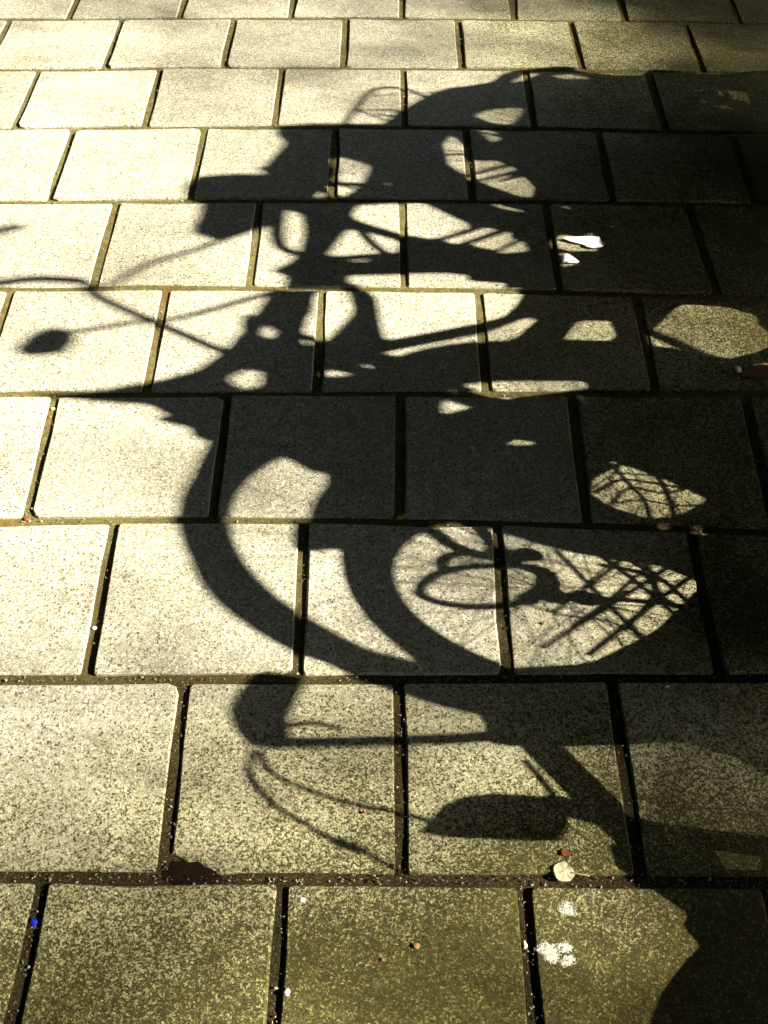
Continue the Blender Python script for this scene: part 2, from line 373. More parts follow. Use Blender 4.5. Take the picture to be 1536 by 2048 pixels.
  ('mirror_arm','tube',[(-0.189,1.08),(-0.114,0.997),(-0.079,0.943),(0.041,0.846),(0.097,0.807)],0.0075,'chrome'),
  ('mirror','plate',[[(-0.273,1.14),(-0.236,1.133),(-0.224,1.13),(-0.198,1.119),(-0.191,1.114),(-0.178,1.1),(-0.177,1.095),(-0.183,1.077),(-0.189,1.073),(-0.213,1.068),(-0.224,1.068),(-0.26,1.073),(-0.27,1.08),(-0.292,1.114),(-0.293,1.122),(-0.281,1.138)]],0.012,'black'),
  ('seat_shadow_plate','plate',[[(0.066,0.82),(-0.036,0.834),(-0.07,0.839),(-0.159,0.855),(-0.185,0.862),(-0.242,0.881),(-0.259,0.889),(-0.297,0.92),(-0.313,0.936),(-0.367,0.995),(-0.382,1.017),(-0.419,1.083),(-0.425,1.089),(-0.422,1.059),(-0.421,1.046),(-0.417,1.006),(-0.414,0.989),(-0.401,0.93),(-0.4,0.918),(-0.408,0.912),(-0.395,0.886),(-0.312,0.74),(-0.293,0.701),(-0.263,0.624),(-0.256,0.607),(-0.248,0.588),(-0.241,0.582),(-0.207,0.564),(-0.194,0.554),(-0.16,0.516),(-0.151,0.506),(-0.14,0.486),(-0.119,0.475),(-0.01,0.432),(0.021,0.424),(0.082,0.424),(0.075,0.436),(-0.025,0.502),(-0.052,0.526),(-0.111,0.594),(-0.128,0.61),(-0.161,0.632),(-0.172,0.644),(-0.199,0.687),(-0.205,0.698),(-0.211,0.712),(-0.2,0.717),(-0.133,0.728),(-0.117,0.73),(-0.098,0.731),(-0.097,0.735),(-0.112,0.752),(-0.11,0.756),(-0.083,0.761),(-0.059,0.761),(0.056,0.76),(0.082,0.758),(0.11,0.751),(0.111,0.758),(0.089,0.809)],[(-0.084,0.819),(-0.063,0.816),(-0.057,0.814),(-0.044,0.805),(-0.045,0.803),(-0.067,0.795),(-0.079,0.795),(-0.125,0.8),(-0.132,0.802),(-0.125,0.811),(-0.119,0.813),(-0.092,0.818)],[(-0.267,0.842),(-0.239,0.829),(-0.233,0.823),(-0.229,0.802),(-0.235,0.798),(-0.273,0.796),(-0.283,0.8),(-0.3,0.819),(-0.299,0.825),(-0.276,0.842)]],0.012,'plastic'),
  ('bag_shadow_plate','plate',[[(-0.124,0.483),(-0.002,0.428),(0.031,0.419),(0.095,0.424),(0.099,0.423),(0.057,0.414),(0.047,0.407),(0.03,0.377),(0.027,0.369),(0.03,0.354),(0.036,0.348),(0.068,0.33),(0.083,0.324),(0.138,0.306),(0.143,0.3),(0.113,0.285),(0.1,0.28),(0.05,0.272),(0.041,0.261),(0.035,0.21),(0.041,0.195),(0.075,0.159),(0.101,0.134),(0.21,0.06),(0.197,0.06),(0.018,0.06),(-0.031,0.07),(-0.141,0.318),(-0.151,0.361),(-0.1,0.362),(-0.097,0.378),(-0.133,0.467),(-0.14,0.484),(-0.145,0.491)],[(0.022,0.168),(0.045,0.153),(0.052,0.146),(0.068,0.126),(0.068,0.121),(0.049,0.113),(0.039,0.113),(-0.0,0.123),(-0.008,0.129),(-0.013,0.155),(-0.01,0.161),(0.014,0.17)]],0.012,'shadow_plate_black'),
  ('guard_shadow_plate','plate',[[(-0.1,0.73),(-0.087,0.723),(-0.076,0.72),(-0.029,0.707),(-0.012,0.703),(0.04,0.693),(0.058,0.693),(0.111,0.702),(0.125,0.706),(0.155,0.714),(0.161,0.713),(0.159,0.695),(0.153,0.689),(0.117,0.67),(0.102,0.666),(0.051,0.66),(0.029,0.657),(-0.041,0.647),(-0.045,0.636),(0.001,0.587),(0.016,0.57),(0.059,0.525),(0.072,0.512),(0.101,0.487),(0.112,0.48),(0.148,0.468),(0.162,0.464),(0.207,0.456),(0.221,0.456),(0.254,0.462),(0.273,0.438),(0.352,0.298),(0.381,0.236),(0.464,0.06),(0.45,0.06),(0.288,0.06),(0.259,0.06),(0.25,0.099),(0.251,0.121),(0.271,0.165),(0.272,0.181),(0.26,0.228),(0.24,0.242),(0.14,0.276),(0.127,0.285),(0.156,0.302),(0.157,0.315),(0.135,0.371),(0.123,0.385),(0.074,0.408),(0.076,0.415),(0.14,0.429),(0.134,0.442),(0.041,0.505),(0.013,0.528),(-0.053,0.597),(-0.068,0.613),(-0.093,0.637),(-0.105,0.647),(-0.151,0.685),(-0.165,0.696),(-0.201,0.718),(-0.194,0.723),(-0.116,0.73)]],0.012,'shadow_plate_black'),
 ]),
 'S': dict(x0=1.24, yref=-1.5, parts=[
  ('handlebar','tube',[(-0.555,1.156),(-0.493,1.124),(-0.403,1.088),(-0.316,1.029),(-0.249,0.99),(-0.128,0.915)],0.0075,'chrome'),
  ('saddlebag_shadow_plate','plate',[[(-0.074,1.046),(-0.129,1.04),(-0.146,1.039),(-0.193,1.04),(-0.206,1.04),(-0.233,1.036),(-0.241,1.031),(-0.254,1.002),(-0.249,0.992),(-0.205,0.961),(-0.186,0.951),(-0.12,0.922),(-0.104,0.916),(-0.079,0.91),(-0.075,0.906),(-0.077,0.891),(-0.08,0.886),(-0.097,0.872),(-0.097,0.866),(-0.077,0.844),(-0.065,0.835),(-0.015,0.803),(-0.001,0.795),(0.032,0.786),(0.024,0.818),(-0.051,1.012)],[(-0.043,0.898),(-0.021,0.88),(-0.016,0.872),(-0.008,0.844),(-0.013,0.842),(-0.045,0.856),(-0.051,0.861),(-0.058,0.879),(-0.058,0.884),(-0.048,0.898)]],0.012,'shadow_plate_black'),
  ('saddle','plate',[[(-0.015,1.082),(0.029,1.074),(0.042,1.066),(0.066,1.029),(0.074,1.014),(0.093,0.963),(0.098,0.947),(0.105,0.908),(0.101,0.896),(0.067,0.87),(0.052,0.868),(0.004,0.882),(-0.015,0.908),(-0.076,1.036),(-0.086,1.06),(-0.078,1.07),(-0.07,1.073),(-0.03,1.081)]],0.012,'leather'),
  ('panel_shadow_plate','plate',[[(-0.098,0.877),(-0.149,0.869),(-0.173,0.868),(-0.257,0.867),(-0.277,0.869),(-0.31,0.878),(-0.321,0.882),(-0.354,0.898),(-0.362,0.898),(-0.374,0.879),(-0.383,0.876),(-0.42,0.875),(-0.422,0.863),(-0.396,0.796),(-0.385,0.785),(-0.347,0.788),(-0.339,0.786),(-0.331,0.77),(-0.322,0.751),(-0.28,0.664),(-0.272,0.636),(-0.27,0.568),(-0.275,0.557),(-0.301,0.559),(-0.304,0.555),(-0.294,0.53),(-0.279,0.503),(-0.202,0.375),(-0.174,0.314),(-0.09,0.1),(-0.023,0.06),(0.298,0.06),(0.321,0.112),(0.104,0.61),(0.064,0.697),(0.051,0.696),(0.037,0.684),(-0.029,0.621),(-0.052,0.618),(-0.116,0.663),(-0.126,0.678),(-0.121,0.719),(-0.114,0.736),(-0.081,0.795),(-0.063,0.804),(0.008,0.796),(0.006,0.806),(-0.075,0.868)],[(-0.258,0.826),(-0.14,0.807),(-0.123,0.792),(-0.149,0.731),(-0.16,0.72),(-0.199,0.722),(-0.215,0.729),(-0.263,0.766),(-0.272,0.78),(-0.277,0.822)],[(-0.116,0.651),(-0.047,0.602),(-0.036,0.59),(-0.043,0.576),(-0.056,0.582),(-0.126,0.629),(-0.137,0.64),(-0.129,0.657)],[(-0.12,0.613),(-0.051,0.564),(-0.041,0.552),(-0.05,0.535),(-0.064,0.538),(-0.135,0.572),(-0.145,0.583),(-0.134,0.616)],[(-0.148,0.574),(-0.083,0.539),(-0.079,0.532),(-0.122,0.526),(-0.133,0.532),(-0.156,0.572)],[(0.085,0.586),(0.082,0.545),(0.079,0.538),(0.061,0.534),(0.059,0.54),(0.065,0.572),(0.069,0.579),(0.083,0.591)],[(0.113,0.474),(0.113,0.465),(0.109,0.464),(0.09,0.467),(0.087,0.469),(0.092,0.476),(0.095,0.477),(0.111,0.476)],[(0.062,0.421),(0.057,0.396),(0.054,0.392),(0.04,0.394),(0.039,0.398),(0.043,0.418),(0.047,0.422),(0.06,0.425)],[(-0.065,0.491),(-0.038,0.484),(-0.029,0.475),(-0.007,0.432),(-0.013,0.423),(-0.074,0.421),(-0.086,0.424),(-0.097,0.449),(-0.1,0.455),(-0.104,0.466),(-0.104,0.47),(-0.099,0.484),(-0.094,0.487),(-0.073,0.491)],[(-0.121,0.482),(-0.111,0.47),(-0.116,0.466),(-0.15,0.455),(-0.16,0.457),(-0.181,0.476),(-0.177,0.48),(-0.131,0.484)]],0.012,'shadow_plate_black'),
 ]),
 'T': dict(x0=1.16, yref=-1.0, parts=[
  ('rack_hoop','tube',[(-0.066,0.809),(-0.002,0.803),(0.12,0.788),(0.185,0.765),(0.202,0.73),(0.191,0.705),(0.133,0.661)],0.0065,'chrome'),
  ('rack_rail','tube',[(0.031,0.793),(0.049,0.755),(0.059,0.711)],0.005,'chrome'),
  ('rack_rail','tube',[(0.029,0.789),(0.008,0.761),(-0.018,0.724)],0.004,'chrome'),
  ('rack_rail','tube',[(0.071,0.714),(0.009,0.726),(-0.039,0.741)],0.007,'chrome'),
  ('brake_cable','tube',[(0.138,0.774),(0.19,0.682),(0.23,0.638)],0.0025,'rubber'),
  ('cable','tube',[(-0.35,0.867),(-0.327,0.844),(-0.372,0.81),(-0.407,0.783),(-0.421,0.758)],0.0055,'rubber'),
  ('crate_shadow_plate','plate',[[(-0.147,0.917),(-0.114,0.919),(-0.104,0.911),(-0.076,0.862),(-0.065,0.836),(-0.03,0.741),(-0.011,0.722),(0.066,0.71),(0.092,0.703),(0.165,0.677),(0.185,0.668),(0.229,0.643),(0.24,0.635),(0.255,0.615),(0.235,0.611),(0.111,0.607),(0.088,0.605),(0.074,0.598),(0.069,0.595),(0.055,0.585),(0.043,0.585),(-0.013,0.6),(-0.026,0.602),(-0.049,0.605),(-0.054,0.608),(-0.06,0.622),(-0.068,0.626),(-0.108,0.634),(-0.122,0.635),(-0.161,0.63),(-0.184,0.627),(-0.276,0.613),(-0.297,0.605),(-0.324,0.573),(-0.333,0.561),(-0.36,0.524),(-0.369,0.518),(-0.392,0.518),(-0.401,0.535),(-0.43,0.634),(-0.442,0.664),(-0.484,0.737),(-0.501,0.764),(-0.556,0.838),(-0.558,0.851),(-0.512,0.849),(-0.5,0.845),(-0.481,0.819),(-0.475,0.813),(-0.462,0.805),(-0.46,0.801),(-0.461,0.782),(-0.453,0.776),(-0.408,0.76),(-0.385,0.755),(-0.298,0.744),(-0.279,0.747),(-0.261,0.775),(-0.257,0.784),(-0.251,0.807),(-0.257,0.812),(-0.296,0.816),(-0.313,0.822),(-0.371,0.855),(-0.379,0.863),(-0.371,0.88),(-0.366,0.887),(-0.345,0.912),(-0.334,0.915),(-0.29,0.909),(-0.272,0.906),(-0.214,0.896),(-0.197,0.897),(-0.16,0.914)],[(-0.378,0.722),(-0.36,0.715),(-0.359,0.713),(-0.372,0.706),(-0.377,0.706),(-0.396,0.712),(-0.396,0.715),(-0.384,0.722)]],0.012,'plastic'),
  ('guard_shadow_plate','plate',[[(0.257,0.613),(0.296,0.571),(0.312,0.56),(0.364,0.545),(0.378,0.538),(0.409,0.518),(0.421,0.504),(0.458,0.443),(0.462,0.426),(0.449,0.393),(0.446,0.381),(0.441,0.347),(0.443,0.334),(0.458,0.294),(0.468,0.284),(0.504,0.27),(0.511,0.257),(0.517,0.197),(0.527,0.151),(0.578,0.06),(0.474,0.06),(-0.093,0.06),(-0.207,0.06),(-0.357,0.455),(-0.38,0.52),(-0.358,0.49),(-0.347,0.483),(-0.306,0.479),(-0.292,0.48),(-0.248,0.495),(-0.247,0.504),(-0.288,0.538),(-0.287,0.539),(-0.237,0.514),(-0.22,0.51),(-0.173,0.516),(-0.168,0.526),(-0.186,0.574),(-0.186,0.583),(-0.163,0.589),(-0.141,0.592),(-0.039,0.597),(0.013,0.601),(0.214,0.617)],[(0.09,0.587),(0.155,0.549),(0.165,0.536),(0.158,0.506),(0.148,0.501),(0.101,0.508),(0.087,0.511),(0.051,0.52),(0.045,0.527),(0.04,0.556),(0.043,0.564),(0.061,0.58),(0.067,0.585),(0.077,0.593)],[(-0.009,0.59),(-0.0,0.562),(-0.004,0.554),(-0.036,0.538),(-0.045,0.537),(-0.07,0.55),(-0.072,0.557),(-0.061,0.583),(-0.052,0.589),(-0.017,0.594)],[(-0.109,0.567),(-0.103,0.551),(-0.106,0.55),(-0.125,0.557),(-0.127,0.56),(-0.113,0.569)],[(0.305,0.539),(0.373,0.514),(0.388,0.505),(0.404,0.477),(0.399,0.476),(0.355,0.497),(0.339,0.504),(0.291,0.525),(0.284,0.531),(0.292,0.542)],[(0.393,0.458),(0.415,0.428),(0.417,0.418),(0.406,0.387),(0.4,0.387),(0.375,0.418),(0.373,0.428),(0.387,0.458)],[(0.363,0.264),(0.391,0.209),(0.4,0.187),(0.421,0.115),(0.406,0.102),(0.303,0.102),(0.286,0.111),(0.29,0.161),(0.296,0.174),(0.327,0.198),(0.336,0.212),(0.355,0.264)],[(0.206,0.26),(0.201,0.245),(0.196,0.24),(0.176,0.226),(0.173,0.227),(0.173,0.244),(0.178,0.249),(0.203,0.261)]],0.012,'shadow_plate_black'),
  ('spoke','tube',[(-0.171,0.629),(-0.147,0.589)],0.0055,'chrome'),
  ('spoke','tube',[(-0.295,0.613),(-0.249,0.57),(-0.181,0.518)],0.006,'chrome'),
  ('spoke','tube',[(-0.323,0.6),(-0.28,0.56),(-0.215,0.505)],0.006,'chrome'),
  ('guard_stay','tube',[(0.393,0.218),(0.312,0.199),(0.255,0.18)],0.009,'chrome'),
  ('guard_stay','tube',[(0.41,0.173),(0.306,0.171)],0.013,'chrome'),
  ('guard_stay','tube',[(0.407,0.147),(0.29,0.131)],0.006,'chrome'),
 ]),
}

# ------------------------------------------------------------------ ground, pavement and its slabs
bm = bmesh.new()
bmesh.ops.create_grid(bm, x_segments=8, y_segments=8, size=400)
g_ = bm_obj('ground', bm, M['soil']); g_.location = (0, 0, -.075); tag(g_, kind='structure')

bm = bmesh.new()
bmesh.ops.create_grid(bm, x_segments=60, y_segments=60, size=1)
for v in bm.verts:
    v.co.x = v.co.x*3.0 + .2; v.co.y = v.co.y*3.2 - 1.8
    v.co.z = random.uniform(-.002, .002)
pave = bm_obj('pavement', bm, M['joint'], smooth=True); pave.location = (0, 0, -.0062)
tag(pave, kind='structure')

LINE = {-4: (0, 0, 1.58), -3: (0, 0, 1.18), -2: (0, -.01, .782), -1: (-.01, -.012, .382),
        0: (-.0195, -.0134, -.018), 1: (-.0178, -.0086, -.3897), 2: (-.025, -.0125, -.7715),
        3: (-.014, -.0008, -1.1813), 4: (-.018, -.0150, -1.598), 5: (-.003, .009, -2.0021),
        6: (-.0244, -.0128, -2.4056), 7: (0, .0099, -2.8021), 8: (0, .0013, -3.1966),
        9: (0, .002, -3.594), 10: (0, 0, -3.994), 11: (0, 0, -4.394)}
def line_y(i, x):
    a, b, c = LINE[i]; x = max(-1.3, min(1.1, x))
    return a*x*x + b*x + c
# measured joints of each course: (x of joint 0, pitch) along its far and near edge
JOINT = {-1: ((.004, .395), (.0021, .3944)), 0: ((.0008, .3959), (.0025, .3968)), 1: ((.0065, .4027), (.0088, .4022)),
         2: ((-.0031, .4034), (.0007, .4019)), 3: ((.0012, .4055), (.0062, .4048)), 4: ((-.0032, .4050), (-.0014, .4010)),
         5: ((-.0047, .4047), (-.0047, .3953)), 6: ((-.0016, .4036), (.0028, .3974)), 7: ((-.0059, .3995), (-.0003, .3937)),
         8: ((.003, .395), (.003, .396))}
GAP = .0105
for r in range(-4, 11):
    far, near = JOINT.get(r, ((.0, .398), (.0, .398)))
    half = 0 if r % 2 == 0 else .5
    # joints at k + (half-bond); slab between k and k+1
    for k in range(-6, 7):
        j0 = k + (.5 if r % 2 == 0 else 0.0); j1 = j0 + 1
        xa, xb = far[0] + far[1]*j0, far[0] + far[1]*j1
        xc, xd = near[0] + near[1]*j0, near[0] + near[1]*j1
        if xb < -2.5 or xa > 2.5: continue
        jx = [random.gauss(0, .0012) for _ in range(8)]
        P = [Vector((xa + GAP + jx[0], line_y(r, xa) - GAP + jx[1], 0)), Vector((xb - GAP + jx[2], line_y(r, xb) - GAP + jx[3], 0)),
             Vector((xd - GAP + jx[4], line_y(r+1, xd) + GAP + jx[5], 0)), Vector((xc + GAP + jx[6], line_y(r+1, xc) + GAP + jx[7], 0))]
        ctr = sum(P, Vector()) / 4
        ring = []
        for i in range(4):
            p, a, b = P[i], P[i-1], P[(i+1) % 4]
            big_c = 2.2 if random.random() < .14 else 1.0; c1 = random.uniform(.004, .011)*big_c; c2 = random.uniform(.004, .011)*big_c
            ring.append(p + (a-p).normalized()*c1)
            ring.append(p + ((a-p).normalized() + (b-p).normalized())*.0018*big_c**1.5)
            ring.append(p + (b-p).normalized()*c2)
            for t in (.33, .67):
                q = p.lerp(b, t); inw = (ctr-q).normalized()
                ring.append(q + inw*(random.uniform(-.0008, .0022) + (.004 if random.random() < .06 else 0)))
        if r == 7 and k == -1:                       # the broken corner by the joint
            ring = ring[:15] + [P[3] + Vector((.085, -.002, 0)), P[3] + Vector((.062, .010, 0)), P[3] + Vector((.045, .020, 0)),
                                P[3] + Vector((.030, .019, 0)), P[3] + Vector((.018, .027, 0)), P[3] + Vector((.001, .034, 0))] + ring[18:]
        bm = bmesh.new()
        ch = random.uniform(.0025, .0042)
        tilt = (random.gauss(0, .0045), random.gauss(0, .0045)); dz = random.gauss(0, .0010)
        def zt(q): return dz + (q.x-ctr.x)*tilt[0] + (q.y-ctr.y)*tilt[1]
        top, mid_, bot = [], [], []
        for q in ring:
            inw = (ctr-q); inw.normalize()
            e = ch*random.uniform(.6, 1.5)
            t_ = q + inw*e
            top.append(bm.verts.new((t_.x-ctr.x, t_.y-ctr.y, zt(t_))))
            mid_.append(bm.verts.new((q.x-ctr.x, q.y-ctr.y, zt(q) - e*.9)))
            bot.append(bm.verts.new((q.x-ctr.x, q.y-ctr.y, -.06)))
        n = len(ring)
        bm.faces.new(top[::-1])
        for i in range(n):
            j = (i+1) % n
            bm.faces.new((top[i], top[j], mid_[j], mid_[i])); bm.faces.new((mid_[i], mid_[j], bot[j], bot[i]))
        bmesh.ops.recalc_face_normals(bm, faces=bm.faces)
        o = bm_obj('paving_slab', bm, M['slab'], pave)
        o.location = (ctr.x, ctr.y, .0062)
        o.color = (random.random(), random.random(), 0, 1)

# ------------------------------------------------------------------ bicycles parked along the kerb side
def wheel(bike, a, rad, tyre=.019, at=None, turn=0.0):
    bm = bmesh.new(); tube(bm, circle(a, rad + tyre, rad, 56), tyre, 8, True)
    w = bm_obj('wheel', bm, M['rubber'], bike, True); zc = rad + tyre
    if at: w.location = at; w.rotation_euler = (0, 0, turn)
    bm = bmesh.new()
    rr = rad - tyre - .006
    for (y0, r0), (y1, r1) in (((-.011, rr+.006), (-.009, rr-.008)), ((-.009, rr-.008), (.009, rr-.008)), ((.009, rr-.008), (.011, rr+.006))):
        A = [bm.verts.new((p[0], y0, p[2])) for p in circle(a, zc, r0, 56)]
        B = [bm.verts.new((p[0], y1, p[2])) for p in circle(a, zc, r1, 56)]
        for i in range(56): bm.faces.new((A[i], A[(i+1) % 56], B[(i+1) % 56], B[i]))
    bm_obj('rim', bm, M['chrome'], w, True)
    bm = bmesh.new()
    lathe_y(bm, a, zc, [(-.05, .006), (-.034, .006), (-.033, .019), (-.029, .019), (-.026, .009), (.026, .009), (.029, .019), (.033, .019), (.034, .006), (.05, .006)], 12)
    bm_obj('hub', bm, M['chrome'], w)
    bm = bmesh.new()
    ns = 32
    for i in range(ns):
        sd = 1 if i % 2 else -1
        t0 = 2*math.pi*i/ns; t1 = t0 + (.55 if (i//2) % 2 else -.55)
        tube(bm, [(a + .024*math.cos(t1), sd*.03, zc + .024*math.sin(t1)), (a + (rr-.004)*math.cos(t0), sd*.004, zc + (rr-.004)*math.sin(t0))], .0011, 4)
    bm_obj('spokes', bm, M['chrome'], w)
    bm = bmesh.new(); tube(bm, [(a, .004, zc - rr + .012), (a, .004, zc - rr + .045)], .004, 6)
    bm_obj('valve', bm, M['rubber'], w)
    return zc

def bar(bike, name, pts, r, mat, y=0.0, sm=True):
    bm = bmesh.new()
    pts = [(p[0], y, p[1]) if len(p) == 2 else p for p in pts]
    tube(bm, spline(pts, 6) if sm else pts, r, 10)
    return bm_obj(name, bm, mat, bike, True)

def saddle_mesh(bike, a0, a1, z, w=.09, mat=None):
    """nose at a0, tail at a1"""
    bm = bmesh.new(); rings = []
    n = 12
    for i in range(n+1):
        t = i/n; a = a0 + (a1-a0)*t
        hw = (.022 + (w-.022)*max(0, (t-.35)/.65)**1.3)*math.sqrt(max(.04, 1 - max(0, (t-.86)/.14)**2*.95))*(.45 + .55*min(1, t/.08))
        zz = z + .012*math.cos(t*6.28) + .02*t*t
        prof = [(-1, -.035), (-1, -.012), (-.7, .004), (0, .010), (.7, .004), (1, -.012), (1, -.035), (0, -.028)]
        rings.append([bm.verts.new((a, hw*u, zz + v)) for u, v in prof])
    for A, B in zip(rings[:-1], rings[1:]):
        for k in range(8): bm.faces.new((A[k], A[(k+1) % 8], B[(k+1) % 8], B[k]))
    bm.faces.new(rings[0]); bm.faces.new(rings[-1][::-1])
    bmesh.ops.recalc_face_normals(bm, faces=bm.faces)
    return bm_obj('saddle', bm, mat or M['leather'], bike, True)

def crank(bike, a, z, ang, L=.15, ring=.075):
    bm = bmesh.new()
    lathe_y(bm, a, z, [(-.028, .02), (-.026, ring), (-.020, ring), (-.018, .02), (.05, .012), (.052, .012)], 24)
    c = bm_obj('crankset', bm, M['chrome'], bike)
    for s in (1, -1):
        y = .06*s; ex, ez = a + s*L*math.cos(ang), z + s*L*math.sin(ang)
        bm = bmesh.new(); tube(bm, [(a, .03*s, z), (a, y, z), (ex, y, ez)], .008, 8)
        bm_obj('crank_arm', bm, M['chrome'], c)
        bm = bmesh.new()
        mt = Matrix.Translation((ex, y + s*.05, ez)) @ Matrix.Diagonal((.085, .085, .022, 1))
        bmesh.ops.create_cube(bm, size=1, matrix=mt)
        bmesh.ops.bevel(bm, geom=bm.edges[:], offset=.005, segments=1, affect='EDGES')
        bm_obj('pedal', bm, M['rubber'], c)
    return c

BIKE_INFO = {
 'P': ('small_bicycle', "small low bicycle with a flask and ring lock, nearest the camera", 'bicycle'),
 'Q': ('bicycle', "bicycle with a wire basket, wide tyres and added shadow-casting plates", 'bicycle'),
 'R': ('bicycle', "tall town bicycle with swept handlebar and rear-view mirror", 'bicycle'),
 'S': ('bicycle', "long bicycle with upright handlebar and added shadow-casting plates", 'bicycle'),
 'T': ('bicycle', "far bicycle with a chrome rear rack hoop and added shadow-casting plates over the wheel", 'bicycle'),
}
BIKE_INFO = {k: v + ('bicycles parked close together',) for k, v in BIKE_INFO.items()}
roots = {}
for key, spec in BIKES.items():
    nm, lab, cat, grp = BIKE_INFO[key]
    root = empty(nm, (spec['x0'] + .1*(spec['yref'] + 2), spec['yref'], 0), math.atan2(.995, .0995))
    tag(root, lab, cat, grp); roots[key] = root
    ysh = 0.0
    for (pn, typ, geo, th, mk) in spec['parts']:
        if typ == 'tube':
            pts = [(a, 0, z) for a, z in geo]
            bm = bmesh.new()
            closed = len(geo) > 4 and geo[0] == geo[-1]
            if closed: tube(bm, spline(pts[:-1], 5, True), th, 8, True)
            else: tube(bm, spline(pts, 6), th, 8)
            bm_obj(pn, bm, M[mk], root, True)
        else:
            ysh = .004 - ysh
            link(pn, plate_mesh(pn, geo, th, ysh), M[mk], root)

b = roots['P']
zc = wheel(b, .30, .235, .018)
wheel(b, 0, .235, .018, at=(-.62, -.72, 0), turn=R(48))
bar(b, 'chain_stay', [(.072, .205), (.19, .07), (.32, .11), (.30, zc)], .006, M['frame'])
bar(b, 'down_tube', [(.072, 0, .205), (-.02, -.12, .12), (-.30, -.50, .20), (-.50, -.72, .45)], .018, M['frame'])
bar(b, 'fork', [(-.50, -.72, .50), (-.55, -.74, .40), (-.62, -.70, zc)], .013, M['frame'])
crank(b, .072, .205, 1.55, .10, .045)

b = roots['Q']
zc = wheel(b, -.045, .376, .024); wheel(b, 0, .32, .018, at=(.84, -1.13, 0), turn=R(-52))
bar(b, 'fork', [(.19, .84), (.14, .60), (.06, .46), (-.045, zc)], .011, M['frame'], .03)
bar(b, 'down_tube', [(.16, 0, .62), (.26, -.20, .44), (.45, -.55, .30)], .016, M['frame'])
bar(b, 'seat_tube', [(.45, -.55, .30), (.58, -.75, .55), (.72, -.96, .84)], .014, M['frame'])
bar(b, 'chain_stay', [(.45, -.55, .30), (.84, -1.10, .338)], .010, M['frame'])
bar(b, 'handlebar', [(.36, -.16, .74), (.26, -.15, .77), (.20, 0, .80), (.26, .15, .77), (.36, .16, .74)], .011, M['chrome'])
sd = saddle_mesh(b, -.12, .12, .86); sd.location = (.72, -.96, 0); sd.rotation_euler = (0, 0, R(-52))
cq = crank(b, 0, .30, 1.5, .13); cq.location = (.45, -.55, 0); cq.rotation_euler = (0, 0, R(-52))

b = roots['R']
zc = wheel(b, -.30, .325); wheel(b, .92, .325)
bar(b, 'fork', [(-.10, .84), (-.14, .74), (-.22, .52), (-.30, zc)], .011, M['frame'])
bar(b, 'down_tube', [(-.14, .68), (-.10, .50), (.10, .425), (.36, .31)], .015, M['frame'])
bar(b, 'seat_tube', [(.36, .31), (.31, .50), (.30, .65), (.46, .73), (.64, .80)], .009, M['frame'])
bar(b, 'chain_stay', [(.36, .31), (.92, .345)], .010, M['frame'], .045)
saddle_mesh(b, .57, .77, .82, .055)
crank(b, .36, .31, 2.0)

b = roots['S']
zc = wheel(b, -.80, .325); wheel(b, .55, .325)
bar(b, 'fork', [(-.70, .88), (-.72, .72), (-.78, .55), (-.80, zc)], .012, M['frame'])
bar(b, 'down_tube', [(-.72, .72), (-.76, .50), (-.60, .38), (-.30, .40), (-.20, .33)], .015, M['frame'])
bar(b, 'seat_tube', [(-.20, .33), (-.20, .55), (-.22, .72), (-.27, .82), (-.25, .90), (-.08, .92)], .012, M['frame'])
bar(b, 'chain_stay', [(-.20, .33), (.55, zc)], .010, M['frame'], .045)
bar(b, 'stem', [(-.555, .915), (-.62, .91), (-.70, .87)], .012, M['chrome'])
crank(b, -.20, .33, 1.8, .13)

b = roots['T']
zc = wheel(b, -1.30, .325); wheel(b, -.09, .335)
bar(b, 'fork', [(-1.08, .83), (-1.14, .70), (-1.20, .58), (-1.30, zc)], .012, M['frame'])
bar(b, 'down_tube', [(-1.13, .70), (-1.12, .48), (-.90, .43), (-.50, .29)], .015, M['frame'])
bar(b, 'seat_tube', [(-.50, .29), (-.44, .50), (-.42, .60), (-.38, .70), (-.42, .86)], .012, M['frame'])
bar(b, 'chain_stay', [(-.50, .29), (-.09, zc)], .010, M['frame'], .045)
bar(b, 'rack_stay', [(.03, .73), (-.03, .50), (-.09, zc)], .006, M['chrome'], .05)
bar(b, 'handlebar', [(-.95, -.04, .82), (-1.02, -.04, .82), (-1.08, 0, .83), (-1.02, .04, .82), (-.95, .04, .82)], .009, M['chrome'])
saddle_mesh(b, -.55, -.34, .875)
crank(b, -.50, .29, 1.6, .13)

